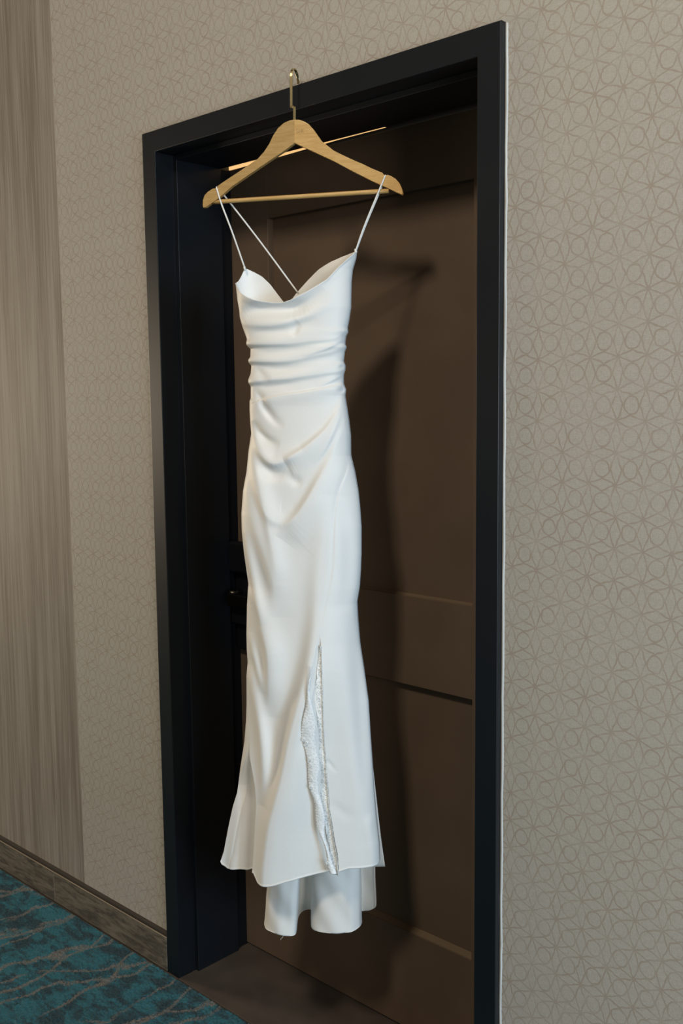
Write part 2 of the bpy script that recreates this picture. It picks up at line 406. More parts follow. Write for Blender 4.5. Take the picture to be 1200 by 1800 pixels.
RIGHT_EDGE = [(0.1309,1.8376),(0.129,1.8227),(0.1215,1.7998),(0.1188,1.7744),(0.1171,1.7232),(0.1132,1.6999),(0.1094,1.6812),(0.1105,1.6729),(0.1055,1.6637),(0.1035,1.6484),(0.1065,1.6412),(0.1027,1.6331),(0.1,1.6118),(0.1036,1.6029),(0.1029,1.594),(0.0997,1.5834),(0.0995,1.5655),(0.1043,1.5527),(0.1024,1.5405),(0.1064,1.5153),(0.1104,1.4878),(0.1138,1.4578),(0.114,1.4144),(0.1224,1.3794),(0.1294,1.3395),(0.1328,1.3055),(0.1357,1.2628),(0.1352,1.2052),(0.1335,1.1707),(0.1307,1.1335),(0.1247,1.0985),(0.1263,1.0612),(0.1302,1.0088),(0.1385,0.9526),(0.148,0.8811),(0.1518,0.8075),(0.1558,0.7438),(0.1591,0.6796),(0.1626,0.632),(0.1698,0.5637),(0.1708,0.5285),(0.1696,0.3526)]
FRONT_TOP = [(-0.1338,1.7826,0.0),(-0.121,1.7664,0.025),(-0.1123,1.7571,0.0323),(-0.0986,1.7488,0.0399),(-0.0818,1.7419,0.0456),(-0.063,1.7371,0.0464),(-0.0386,1.7335,0.0453),(-0.0172,1.7326,0.0471),(0.0001,1.7369,0.0514),(0.0154,1.7437,0.0534),(0.0369,1.7534,0.0516),(0.0603,1.7667,0.0479),(0.0772,1.777,0.0428),(0.099,1.8014,0.0327),(0.1172,1.8191,0.0226),(0.1271,1.8302,0.0129),(0.1306,1.8363,0.0012)]
BACK_TOP = [(-0.1338,1.7826,0),(-0.1268,1.7972,-0.005),(-0.1205,1.8131,-0.01),(-0.1167,1.8134,-0.014),(-0.1022,1.8064,-0.02),(-0.0855,1.7969,-0.027),(-0.0675,1.7798,-0.03),(-0.0497,1.7566,-0.033),(-0.0313,1.7332,-0.034),(-0.0089,1.7624,-0.033),(0.0148,1.7864,-0.031),(0.0412,1.8075,-0.027),(0.0678,1.821,-0.021),(0.094,1.8308,-0.015),(0.1137,1.8361,-0.009),(0.126,1.8382,-0.003),(0.1309,1.8376,0)]
HEM = [(-0.2037,0.4836,0.0),(-0.1983,0.4756,0.0023),(-0.1824,0.4701,0.0046),(-0.1569,0.4739,0.0147),(-0.1301,0.4792,0.0213),(-0.1041,0.4932,0.0454),(-0.0939,0.4809,0.0755),(-0.0896,0.4767,0.0793),(-0.0806,0.4755,0.083),(-0.0661,0.4765,0.0834),(-0.0523,0.479,0.0815),(-0.0245,0.4878,0.0747),(0.0033,0.4942,0.0632),(0.029,0.4986,0.0533),(0.0588,0.5062,0.049),(0.086,0.5108,0.0448),(0.1113,0.5192,0.049),(0.1429,0.5184,0.0377),(0.1567,0.5193,0.0311),(0.1684,0.519,0.014),(0.1708,0.5232,0.0)]
BACK_HEM = [(-0.2037,0.4836),(-0.1578,0.48),(-0.0493,0.4908),(0.0829,0.5066),(0.1477,0.5157),(0.1708,0.5232)]
TRAIN_HEM = [(-0.1164,0.3355,-0.075),(-0.115,0.3233,-0.05),(-0.1109,0.3205,-0.035),(-0.102,0.3198,-0.02),(-0.0899,0.321,-0.01),(-0.0685,0.322,0.0),(-0.0496,0.3206,0.0),(-0.037,0.32,-0.003),(-0.0308,0.3193,-0.012),(-0.0326,0.3211,-0.03),(-0.0376,0.321,-0.05),(-0.0426,0.3242,-0.08),(-0.0398,0.3281,-0.095),(-0.0328,0.3319,-0.1),(-0.023,0.3351,-0.1),(-0.0146,0.3365,-0.095),(-0.01,0.3305,-0.075),(-0.0012,0.3306,-0.045),(0.0048,0.3296,-0.03),(0.0154,0.3311,-0.018),(0.0289,0.3335,-0.01),(0.0479,0.3352,-0.006),(0.0664,0.3367,-0.006),(0.084,0.3379,-0.01),(0.1003,0.3386,-0.016),(0.1111,0.3405,-0.03),(0.115,0.3414,-0.042),(0.1144,0.3414,-0.06),(0.1081,0.3468,-0.08),(0.1066,0.3498,-0.09),(0.1136,0.351,-0.092),(0.1249,0.3546,-0.09),(0.1367,0.3627,-0.085),(0.1436,0.3725,-0.078),(0.1425,0.3787,-0.09)]
TRAIN_TOP = [(-0.0786,0.6288,-0.04625),(-0.0812,0.632,-0.0375),(-0.0802,0.6341,-0.03225),(-0.0749,0.6367,-0.027),(-0.0661,0.6388,-0.0235),(-0.0491,0.6416,-0.02),(-0.0326,0.6429,-0.02),(-0.0211,0.6435,-0.02105),(-0.0144,0.6428,-0.0242),(-0.0133,0.6404,-0.0305),(-0.0147,0.6375,-0.0375),(-0.0147,0.6334,-0.048),(-0.0103,0.6317,-0.05324999999999999),(-0.0036,0.6315,-0.05499999999999999),(0.0047,0.6322,-0.05499999999999999),(0.0111,0.6334,-0.05324999999999999),(0.0124,0.6363,-0.04625),(0.0158,0.6407,-0.035750000000000004),(0.019,0.6431,-0.0305),(0.0265,0.6453,-0.0263),(0.0372,0.6473,-0.0235),(0.0532,0.6492,-0.0221),(0.0693,0.6505,-0.0221),(0.0851,0.6513,-0.0235),(0.1001,0.6517,-0.0256),(0.111,0.6507,-0.0305),(0.1158,0.6494,-0.0347),(0.1172,0.6471,-0.040999999999999995),(0.114,0.644,-0.048),(0.1137,0.6426,-0.051500000000000004),(0.1199,0.6429,-0.052199999999999996),(0.1293,0.6439,-0.051500000000000004),(0.1389,0.6454,-0.04975),(0.144,0.6468,-0.047299999999999995),(0.1443,0.6452,-0.051500000000000004)]
FLAP = [(0.1537,0.7336,-0.01),(0.1604,0.6621,-0.012),(0.1636,0.6264,-0.014),(0.1692,0.5697,-0.016),(0.178,0.4998,-0.018)]
FLAP_IN = [(0.1341,0.7314,-0.012),(0.1326,0.6582,-0.016),(0.1318,0.622,-0.018),(0.1309,0.5644,-0.02),(0.1299,0.4918,-0.022)]
CREASES = [
 ([(-0.125,1.7765,0.0),(-0.1121,1.7535,0.004),(-0.0822,1.7385,0.005),(-0.0396,1.7303,0.005),(-0.0009,1.7331,0.004),(0.0601,1.7634,0.003),(0.1043,1.8015,0.001)],0.00854,0.00732),
 ([(-0.1185,1.7052,0.0),(-0.0995,1.7169,-0.0066),(-0.0544,1.7244,-0.0154),(0.0019,1.7224,-0.0154),(0.0343,1.7313,-0.0066),(0.0544,1.7489,-0.0022),(0.0667,1.7622,0.0)],0.0183,0.01342),
 ([(-0.1246,1.7044,0.0007),(-0.1008,1.6941,0.0035),(-0.0507,1.6875,0.0042),(-0.0126,1.6914,0.0042),(0.0235,1.701,0.0035),(0.0591,1.7141,0.0021),(0.0925,1.7383,0.0)],0.00854,0.01464),
 ([(-0.0949,1.6681,0.0),(-0.0664,1.6751,-0.003),(-0.0148,1.6768,-0.004),(0.0222,1.6874,-0.003),(0.0582,1.6959,0.0)],0.0122,0.00976),
 ([(0.001,1.6622,0.0),(0.0072,1.6727,-0.0022),(0.0119,1.6855,-0.0022),(0.018,1.6921,0.0)],0.00732,0.01098),
 ([(-0.1129,1.6529,0.0028),(-0.0765,1.6499,0.0049),(-0.0388,1.6491,0.0049),(0.001,1.6493,0.0038),(0.044,1.6537,0.0035),(0.0857,1.6586,0.0035),(0.1099,1.674,0.0028)],0.0061,0.01952),
 ([(-0.1106,1.6437,-0.0007),(-0.0549,1.6312,-0.0028),(-0.0159,1.6336,-0.0028),(0.0215,1.6386,-0.0014),(0.0572,1.6461,0.0)],0.00976,0.00976),
 ([(0.1033,1.656,0.003),(0.0759,1.6388,0.003),(0.0518,1.6309,0.002),(0.0218,1.6198,0.0)],0.00976,0.00366),
 ([(-0.1111,1.6196,0.0028),(-0.0813,1.6147,0.0049),(-0.0588,1.613,0.0049),(-0.0117,1.6134,0.0042),(0.0325,1.6202,0.0035),(0.0749,1.63,0.0028),(0.1047,1.6388,0.0028)],0.0061,0.0183),
 ([(-0.0916,1.6087,-0.0007),(-0.0498,1.598,-0.0042),(-0.0173,1.5973,-0.0042),(0.0206,1.6012,-0.0014),(0.056,1.6077,0.0)],0.01098,0.00976),
 ([(-0.0897,1.6027,0.0),(-0.0699,1.5866,-0.004),(-0.0476,1.5741,0.0)],0.01098,0.00854),
 ([(-0.1122,1.5686,0.0028),(-0.0823,1.5724,0.0042),(-0.06,1.5755,0.0042),(-0.0122,1.577,0.0042),(0.0214,1.5812,0.0042),(0.0644,1.5865,0.0035),(0.0937,1.5911,0.0035),(0.1033,1.6022,0.0035)],0.0061,0.01586),
 ([(-0.0947,1.5632,-0.0007),(-0.0601,1.5602,-0.0042),(-0.018,1.5631,-0.0042),(0.0198,1.5684,-0.0014),(0.0555,1.575,0.0)],0.00976,0.00732),
 ([(-0.092,1.5583,0.0),(-0.0775,1.5425,-0.004),(-0.0673,1.5316,-0.003),(-0.0613,1.5268,0.0)],0.00854,0.00854),
 ([(0.1001,1.5833,0.003),(0.0739,1.5677,0.003),(0.0496,1.5586,0.0)],0.00976,0.00366),
 ([(-0.076,1.5305,0.003),(-0.0477,1.5367,0.006),(-0.0119,1.5428,0.005),(0.0213,1.5465,0.005),(0.0745,1.5559,0.0045),(0.1001,1.5631,0.004)],0.01952,0.00305),
 ([(0.1006,1.5606,0.0),(0.1006,1.5511,-0.008),(0.0988,1.544,0.0)],0.0061,0.00488),
 ([(0.0998,1.5913,0.0),(0.1011,1.5996,-0.006),(0.1024,1.6058,0.0)],0.00488,0.00488),
 ([(-0.0738,1.534,0.0),(-0.0683,1.522,-0.005),(-0.0557,1.5051,-0.006),(-0.0363,1.486,-0.003),(-0.0174,1.4765,0.0)],0.00854,0.01098),
 ([(-0.0922,1.4908,0.0),(-0.0848,1.4738,-0.005),(-0.0665,1.4534,-0.008),(-0.0475,1.4441,-0.005),(-0.0275,1.4384,0.0)],0.00976,0.00976),
 ([(0.103,1.5345,0.0037),(0.0971,1.5133,0.005),(0.0875,1.4923,0.0063),(0.0691,1.4655,0.0088),(0.0348,1.4353,0.0112),(0.0015,1.4142,0.0088),(-0.0171,1.4057,0.0)],0.00854,0.02928),
 ([(0.0229,1.4295,0.0),(-0.0072,1.4107,0.006),(-0.0418,1.4006,0.009),(-0.0681,1.418,0.007),(-0.0861,1.4463,0.004),(-0.0954,1.4701,0.0)],0.01708,0.00976),
 ([(-0.0921,1.4281,0.0),(-0.0759,1.4019,-0.004),(-0.0562,1.3826,-0.008),(-0.032,1.3771,-0.006),(0.0021,1.3827,0.0)],0.01464,0.01098),
 ([(0.1027,1.525,0.0),(0.0911,1.4781,0.003),(0.0687,1.4289,0.003),(0.0446,1.3994,0.0)],0.00976,0.00488),
 ([(0.1099,1.4914,0.003),(0.1053,1.4671,0.005),(0.0952,1.4402,0.006),(0.075,1.3936,0.009),(0.0573,1.3609,0.012),(0.0353,1.322,0.014),(0.0067,1.2835,0.012),(-0.0159,1.2622,0.006),(-0.0301,1.2432,0.0)],0.0122,0.04148),
 ([(0.0107,1.2932,0.0),(-0.0253,1.2762,0.004),(-0.0535,1.2915,0.005),(-0.0745,1.3294,0.005),(-0.0915,1.3776,0.003),(-0.1,1.4277,0.0)],0.02684,0.01098),
 ([(-0.0185,1.375,0.0),(0.0066,1.3633,-0.004),(0.0198,1.3517,0.0)],0.01098,0.01098),
 ([(-0.097,1.4459,0.0),(-0.0804,1.3803,0.0052),(-0.0642,1.3212,0.0078),(-0.048,1.2553,0.0078),(-0.035,1.1889,0.0039),(-0.0309,1.1523,0.0)],0.01342,0.02196),
 ([(-0.1054,1.3548,0.0026),(-0.0979,1.3069,0.0052),(-0.0824,1.2596,0.0091),(-0.0603,1.2064,0.0117),(-0.0431,1.1521,0.0117),(-0.0402,1.1085,0.0052),(-0.037,1.0708,0.0)],0.01952,0.03172),
 ([(-0.1217,1.2922,0.0),(-0.1127,1.2317,0.0052),(-0.1005,1.1709,0.0078),(-0.0922,1.1345,0.0078),(-0.0787,1.0878,0.0052),(-0.0694,1.0517,0.0)],0.00976,0.01464),
 ([(-0.1191,1.1318,0.0),(-0.0856,1.0995,0.009),(-0.0679,1.0396,0.015),(-0.0571,0.9916,0.018),(-0.0567,0.9283,0.0135),(-0.0591,0.8753,0.0045),(-0.0597,0.8486,0.0)],0.01708,0.03172),
 ([(-0.1078,1.031,0.0),(-0.0979,0.9831,0.0052),(-0.084,0.9358,0.0052),(-0.0746,0.8993,0.0)],0.00854,0.01098),
 ([(-0.1145,0.9652,0.0),(-0.0992,0.907,0.006),(-0.0855,0.8471,0.012),(-0.0769,0.7859,0.015),(-0.0742,0.7237,0.012),(-0.0772,0.6727,0.0045),(-0.0782,0.6478,0.0)],0.01586,0.01708),
 ([(0.0779,1.3341,0.0),(0.0687,1.2629,0.0058),(0.0588,1.179,0.0087),(0.0551,1.1068,0.013),(0.0508,1.0469,0.0188),(0.0378,0.9684,0.0261),(0.0165,0.8894,0.0319),(-0.0041,0.8143,0.0348),(-0.0204,0.7357,0.0348),(-0.0366,0.6752,0.0348),(-0.0536,0.6144,0.0319),(-0.0669,0.5302,0.0261),(-0.0712,0.4742,0.0232)],0.0244,0.0671),
 ([(-0.1184,0.7856,0.0),(-0.1277,0.7441,0.0039),(-0.1382,0.7137,0.0039),(-0.1529,0.6552,0.0)],0.00488,0.00732),
 ([(-0.1457,0.6692,0.0),(-0.1526,0.6035,0.0078),(-0.164,0.5365,0.0104),(-0.1744,0.4729,0.0104)],0.01464,0.01952),
 ([(0.1135,1.4146,-0.001),(0.1096,1.3815,-0.0012),(0.0951,1.337,-0.0012),(0.0876,1.2825,-0.0012),(0.0828,1.1785,-0.001),(0.07,1.1065,-0.0006),(0.06,1.0587,0.0)],0.00488,0.00244),
 ([(0.1017,1.3213,0.0),(0.1142,1.2366,-0.004),(0.1132,1.1515,-0.004),(0.1065,1.0791,0.0)],0.01464,0.01464),
 ([(0.1218,1.0877,0.0),(0.1277,0.9881,-0.006),(0.1353,0.8646,-0.007),(0.1423,0.7395,-0.004),(0.1484,0.6767,0.0)],0.0122,0.01464),
 ([(0.1003,1.0192,0.0),(0.1093,0.9331,0.004),(0.1194,0.8074,0.005),(0.1346,0.6801,0.004),(0.1493,0.5774,0.0)],0.02684,0.01952),
 ([(0.0662,0.7687,0.0),(0.0718,0.7582,-0.0018),(0.0833,0.7426,-0.0009),(0.0904,0.735,0.0)],0.00488,0.00488),
 ([(0.073,0.6755,0.0),(0.0868,0.6556,-0.0018),(0.1083,0.6403,-0.0014),(0.1262,0.63,0.0)],0.0122,0.0122),
 ([(0.1618,0.6368,0.0),(0.1545,0.6138,0.004),(0.1602,0.5495,0.004),(0.161,0.5232,0.003)],0.0122,0.00976)]
BACKFOLD_LINE = [(-0.1147,0.7474),(-0.1062,0.7089),(-0.1014,0.6858),(-0.0983,0.6454),(-0.1014,0.5911),(-0.1054,0.5244),(-0.1091,0.4841),(-0.1099,0.4439)]
SLIT_LEFT = [(0.0582,1.0496),(0.0537,1.0257),(0.0492,1.0041),(0.0434,0.9764),(0.0386,0.9522),(0.0324,0.9198),(0.0286,0.8982),(0.0222,0.8762),(0.0077,0.7995),(0.0003,0.7452),(-0.0044,0.6939),(-0.0118,0.495)]
SLIT_RIGHT = [(0.0579,1.0488),(0.0602,1.0246),(0.0619,0.9919),(0.0627,0.9613),(0.0633,0.9228),(0.0631,0.8722),(0.0623,0.8492),(0.0632,0.8106),(0.0653,0.7695),(0.0666,0.724),(0.0694,0.6904),(0.0705,0.6554),(0.0754,0.6227),(0.0803,0.5851),(0.0866,0.5513),(0.0883,0.5224),(0.0885,0.4893)]
LACE_BRIGHT = [(0.0461,0.9768,0.0474),(0.0429,0.9609,0.046),(0.0395,0.9423,0.0432),(0.036,0.9236,0.0409),(0.0336,0.9048,0.0436),(0.0318,0.8859,0.0467),(0.0275,0.8692,0.0499),(0.0232,0.8538,0.0518),(0.0204,0.8343,0.051),(0.0196,0.8174,0.049),(0.0222,0.8047,0.0497),(0.0278,0.7896,0.0516),(0.031,0.7732,0.0548),(0.0318,0.7579,0.0569),(0.0313,0.7425,0.0552),(0.0309,0.7283,0.0523),(0.0329,0.7129,0.0518),(0.0374,0.6964,0.0525),(0.0421,0.684,0.056),(0.0455,0.6688,0.0606),(0.0451,0.6533,0.064),(0.0459,0.6365,0.0649),(0.0481,0.6212,0.0645),(0.0516,0.6086,0.063),(0.0564,0.5962,0.064),(0.0613,0.5837,0.0676),(0.0654,0.5674,0.0723),(0.0682,0.5509,0.0758),(0.0706,0.5357,0.0807),(0.0729,0.5231,0.0868),(0.0766,0.5158,0.0893)]
LACE_EDGE = [(0.0604,1.0175,0.064),(0.0577,1.0027,0.0633),(0.055,0.9854,0.0639),(0.0518,0.9609,0.0646),(0.0523,0.9461,0.065),(0.0437,0.922,0.0655),(0.0443,0.8957,0.0655),(0.0488,0.8795,0.0655),(0.0506,0.858,0.065),(0.0486,0.8099,0.0654),(0.0502,0.7853,0.0664),(0.0509,0.7685,0.0672),(0.0478,0.7502,0.0676),(0.0471,0.723,0.0682),(0.0472,0.6877,0.0707),(0.0518,0.666,0.0714),(0.0578,0.6509,0.0722),(0.0595,0.6196,0.0763),(0.0639,0.5823,0.081),(0.07,0.5633,0.0846),(0.067,0.5434,0.0876),(0.0642,0.5185,0.089),(0.0691,0.5073,0.0892),(0.0768,0.5029,0.0892)]
LACE_RINGS = [(0.0572,0.9293,0.0043),(0.0544,0.9142,0.0046),(0.0547,0.9004,0.0044),(0.0587,0.888,0.0039),(0.0564,0.874,0.0039),(0.0577,0.9639,0.0037),(0.0589,0.953,0.0032),(0.0584,0.998,0.0029),(0.0578,0.981,0.0032),(0.0552,0.8095,0.0037),(0.0557,0.79,0.0037),(0.0601,0.7709,0.0037),(0.0613,0.7491,0.0034),(0.0596,0.7321,0.0037),(0.0585,0.7151,0.0041),(0.0619,0.7024,0.0034),(0.0634,0.6881,0.0039),(0.0636,0.6713,0.0037),(0.0815,0.5518,0.0037),(0.0779,0.5659,0.0034),(0.0839,0.5456,0.0034),(0.0805,0.5297,0.0041),(0.0785,0.5152,0.0041),(0.0698,0.5403,0.0032),(0.0674,0.6156,0.0032),(0.0708,0.5964,0.0032),(0.0373,0.7589,0.0037),(0.0352,0.7715,0.0037),(0.0364,0.7099,0.0037),(0.0388,0.7269,0.0032),(0.0244,0.8157,0.0037),(0.0302,0.8084,0.0037)]
HANGER_LEFT = [(0.0014,2.0609),(-0.0228,2.0462),(-0.0541,2.0292),(-0.0958,2.0058),(-0.1384,1.9816),(-0.16,1.9653),(-0.1708,1.9576),(-0.186,1.9491),(-0.1969,1.942),(-0.2029,1.9417),(-0.2044,1.9465),(-0.2038,1.9571),(-0.1997,1.9675),(-0.1918,1.9745),(-0.1814,1.98),(-0.1737,1.9807),(-0.1712,1.977),(-0.1686,1.9786),(-0.1701,1.9849),(-0.1491,1.9962),(-0.1273,2.0077),(-0.0954,2.0255),(-0.0789,2.0349),(-0.0637,2.0471),(-0.0535,2.0631),(-0.0445,2.0797),(-0.0343,2.0938),(-0.0218,2.1032),(-0.0095,2.1074),(0.0022,2.1083)]
HANGER_RIGHT = [(0.0022,2.1083),(0.0113,2.1071),(0.021,2.1041),(0.0315,2.0977),(0.0414,2.0866),(0.0509,2.0731),(0.0592,2.0612),(0.0688,2.0515),(0.0852,2.0402),(0.1046,2.0299),(0.1249,2.0196),(0.1447,2.0104),(0.164,2.0002),(0.1861,1.9904),(0.1876,1.9875),(0.1905,1.9834),(0.1946,1.9837),(0.1964,1.9858),(0.2037,1.9831),(0.2134,1.9769),(0.2212,1.9678),(0.2262,1.9563),(0.2285,1.9468),(0.2262,1.9441),(0.2133,1.9511),(0.1874,1.9642),(0.1638,1.9759),(0.1247,1.9969),(0.0849,2.0198),(0.0444,2.0401),(0.0014,2.0609)]
BAR = [(-0.1893,1.9532),(0.1981,1.9547)]
HOOK = [(0.0003,2.1064,0),(0.0007,2.1314,0),(-0.0008,2.1338,0),(-0.0051,2.1364,0),(-0.006,2.1399,0),(-0.0052,2.1964,0),(-0.0049,2.2038,-0.002)]
STRAPS = [(-0.1716,1.9799,0.006),(-0.1616,1.9476,0.006),(-0.1388,1.8876,0.006),(-0.1172,1.8139,-0.008),(-0.1753,1.9825,-0.006),(-0.1585,1.9654,-0.008),(-0.088,1.8726,-0.02),(-0.0076,1.7612,-0.033),(0.1918,1.9837,0.006),(0.1816,1.9607,0.006),(0.1471,1.8858,0.003),(0.1279,1.8377,0),(0.191,1.9842,-0.007),(0.179,1.9577,-0.007),(0.1475,1.8884,-0.006),(0.1276,1.8383,-0.004)]
TEXT = [(0.0048,2.0843),(0.0219,2.0831),(0.0046,2.0729)]


AX, AY, ROT = .04, -.03, math.radians(30)
def frame_pt(s, z, d=0.0): return (s, -d, z)       # local to an empty rotated by ROT

# ---------------------------------------------------------------- hanger
hg = empty('clothes_hanger', (AX, AY, 0), ROT)
tag(hg, 'light wooden clothes hanger with brass hook hung over the door frame', 'hanger')
def hanger_arm(outline, mat):
    bm = bmesh.new(); th = .0055
    pts = []
    for p in outline:
        if not pts or (abs(p[0] - pts[-1][0]) + abs(p[1] - pts[-1][1])) > 1e-4: pts.append(p)
    if abs(pts[0][0] - pts[-1][0]) + abs(pts[0][1] - pts[-1][1]) < 2e-3 and abs(pts[0][0]-pts[-1][0]) < 5e-4 and abs(pts[0][1]-pts[-1][1]) < 5e-4: pts.pop()
    f = [bm.verts.new(frame_pt(s, z, th)) for s, z in pts]; b = [bm.verts.new(frame_pt(s, z, -th)) for s, z in pts]
    n = len(pts); ar = sum(pts[i][0] * pts[(i + 1) % n][1] - pts[(i + 1) % n][0] * pts[i][1] for i in range(n))
    ff = bm.faces.new(f if ar > 0 else f[::-1]); bb = bm.faces.new(b[::-1] if ar > 0 else b)
    for i in range(n):
        q = (f[i], b[i], b[(i + 1) % n], f[(i + 1) % n]); bm.faces.new(q if ar > 0 else q[::-1])
    ed = [e for e in bm.edges if (e in ff.edges or e in bb.edges) and not (abs(e.verts[0].co.x) < .0035 and abs(e.verts[1].co.x) < .0035)]
    bmesh.ops.bevel(bm, geom=ed, offset=.0016, segments=3, affect='EDGES', profile=.5)
    bmesh.ops.triangulate(bm, faces=[x for x in bm.faces if len(x.verts) > 4])
    return bm_obj('arm', bm, mat, hg)
hanger_arm(HANGER_LEFT, M_WOODL)['label'] = 'left arm, darker than the right'
ra = hanger_arm(HANGER_RIGHT, M_WOODR)
(b0, b1) = BAR
tube('trouser_bar', [frame_pt(b0[0] + (b1[0] - b0[0]) * t, b0[1] + (b1[1] - b0[1]) * t, 0) for t in np.linspace(0, 1, 9)], .0046, M_WOODB, hg, 14)
# brass hook: flat strip, front leg, arch over the frame, tip on the casing ledge
leg = catmull(HOOK[:6], 5)
x0, z0 = HOOK[5][0], HOOK[5][1]
arch = [(x0 + .0045 * (k / 14), z0 + .0215 * math.sin(math.pi * k / 14) ** .9 - .0045 * k / 14, -.0195 * (1 - math.cos(math.pi * k / 14))) for k in range(1, 15)]
path = [tuple(v) for v in leg] + arch
path = [p for i, p in enumerate(path) if i == 0 or np.linalg.norm(np.array(p) - np.array(path[i - 1])) > 1e-5]
bm = bmesh.new(); prev = None; wv, tv = .0029, .0011
P3 = [Vector(frame_pt(*p)) for p in path]
for i, p in enumerate(P3):
    t = (P3[min(i + 1, len(P3) - 1)] - P3[max(i - 1, 0)]).normalized()
    side = Vector((1, 0, 0)); side = (side - t * side.dot(t)).normalized(); nor = t.cross(side)
    ring = [bm.verts.new(p + side * a * wv + nor * b * tv) for a, b in ((-1, -.5), (-.75, -1), (.75, -1), (1, -.5), (1, .5), (.75, 1), (-.75, 1), (-1, .5))]
    if prev:
        for k in range(8): bm.faces.new((prev[k], prev[(k + 1) % 8], ring[(k + 1) % 8], ring[k]))
    else: bm.faces.new(ring[::-1])
    prev = ring
bm.faces.new(prev); bmesh.ops.recalc_face_normals(bm, faces=list(bm.faces))
bm_obj('hook', bm, M_BRASS, hg)['label'] = 'flat brass hook'
# faint engraved lettering on the right arm
M_ENG = mat_paint('engraving', (.33, .20, .085), .6, .2)
STR = {'S': [(1, 1, 0, 1), (0, 1, 0, .5), (0, .5, 1, .5), (1, .5, 1, 0), (1, 0, 0, 0)], 'H': [(0, 0, 0, 1), (1, 0, 1, 1), (0, .5, 1, .5)],
       'K': [(0, 0, 0, 1), (0, .5, 1, 1), (0, .5, 1, 0)]}
bm = bmesh.new()
def strokes(word, s, z, h, w, th):
    for k, ch in enumerate(word):
        for (a, b, c, d) in STR[ch]:
            p = Vector((s + k * w * 1.45 + a * w, 0, z + b * h)); q = Vector((s + k * w * 1.45 + c * w, 0, z + d * h))
            t = (q - p).normalized(); n = Vector((-t.z, 0, t.x)) * th
            lo = [bm.verts.new((v.x, -.00535, v.z)) for v in (p - n, q - n, q + n, p + n)]
            hi = [bm.verts.new((v.x, -.00556, v.z)) for v in (p - n, q - n, q + n, p + n)]
            bm.faces.new(hi)
            for i in range(4): bm.faces.new((lo[i], lo[(i + 1) % 4], hi[(i + 1) % 4], hi[i]))
strokes('SHK', TEXT[0][0] + .0008, TEXT[0][1] - .0035, .0075, .0042, .00042)
bmesh.ops.recalc_face_normals(bm, faces=list(bm.faces))
e_ = bm_obj('engraving', bm, M_ENG, hg)

# ---------------------------------------------------------------- dress
dr_ = empty('wedding_dress', (AX, AY, 0), ROT)
tag(dr_, 'ivory draped wedding dress with thin straps and lace slit hanging on the wooden hanger', 'dress')
def edge_interp(tab):
    z = np.array([p[1] for p in tab]); s = np.array([p[0] for p in tab]); o = np.argsort(z)
    z, s = z[o], s[o]
    zz = np.linspace(z[0], z[-1], 3000); ss = np.interp(zz, z, s); k = np.hanning(15); k /= k.sum()
    pad = np.concatenate([np.full(7, ss[0]), ss, np.full(7, ss[-1])]); ss = np.convolve(pad, k, 'valid')
    return lambda q: np.interp(q, zz, ss)
sL, sR = edge_interp(LEFT_EDGE), edge_interp(RIGHT_EDGE)
def curve_u(tab, sm=9):
    u = []; 
    for p in tab:
        a, b = float(sL(p[1])), float(sR(p[1])); u.append((p[0] - a) / (b - a))
    u = np.array(u); u[0] = 0; u[-1] = 1; z = np.array([p[1] for p in tab]); u = np.maximum.accumulate(u)
    uu = np.linspace(0, 1, 1201); zz = np.interp(uu, u, z); k = np.hanning(sm); k /= k.sum(); h = sm // 2
    zz = np.convolve(np.concatenate([np.full(h, zz[0]), zz, np.full(h, zz[-1])]), k, 'valid')
    return lambda q: np.interp(q, uu, zz)
topF, topB, hemF, hemB = curve_u(FRONT_TOP, 45), curve_u(BACK_TOP, 25), curve_u(HEM, 7), curve_u(BACK_HEM, 25)
def belly(z):
    return np.interp(z, [.3, .5, .8, 1.1, 1.25, 1.4, 1.52, 1.62, 1.72, 1.78, 1.85], [.066, .064, .058, .060, .060, .055, .047, .046, .052, .052, .048])
def seg_field(S, Z, pts):
    """signed distance to a polyline, with the amplitude carried along it"""
    best = np.full(S.shape, 9.0, np.float32); sign = np.zeros(S.shape, np.float32); amp = np.zeros(S.shape, np.float32)
    for i in range(len(pts) - 1):
        a, b = pts[i], pts[i + 1]; dx, dz = b[0] - a[0], b[1] - a[1]; L2 = dx * dx + dz * dz + 1e-12
        t = np.clip(((S - a[0]) * dx + (Z - a[1]) * dz) / L2, 0, 1)
        px, pz = S - (a[0] + t * dx), Z - (a[1] + t * dz); d = np.sqrt(px * px + pz * pz)
        m = d < best; best[m] = d[m]; sign[m] = np.sign(dx * pz - dz * px)[m]; amp[m] = (a[2] + (b[2] - a[2]) * t)[m]
    return best * np.where(sign == 0, 1, sign), amp
def crease_height(S, Z):
    H = np.zeros(S.shape)
    for ctrl, wn_, wp_ in CREASES:
        cp = np.array([(a, b, c) for a, b, c in ctrl], float)
        pts = catmull(cp, 4) if len(cp) > 2 else list(cp)
        mr = 3.0 * max(wn_, wp_)
        mk = (S > cp[:, 0].min() - mr) & (S < cp[:, 0].max() + mr) & (Z > cp[:, 1].min() - mr) & (Z < cp[:, 1].max() + mr)
        if not mk.any(): continue
        d, a = seg_field(S[mk], Z[mk], pts)
        H[mk] += a * np.where(d < 0, np.exp(-(d / wn_) ** 2), np.exp(-(d / wp_) ** 2))
    return H
def line_s(tab):
    z = np.array([p[1] for p in tab])[::-1]; s = np.array([p[0] for p in tab])[::-1]
    return lambda q: np.interp(q, z, s)
slL, slR, bfold = line_s(SLIT_LEFT), line_s(SLIT_RIGHT), line_s(BACKFOLD_LINE)
def sstep(x, a, b):
    t = np.clip((x - a) / (b - a), 0, 1); return t * t * (3 - 2 * t)
ZAP = SLIT_LEFT[0][1]
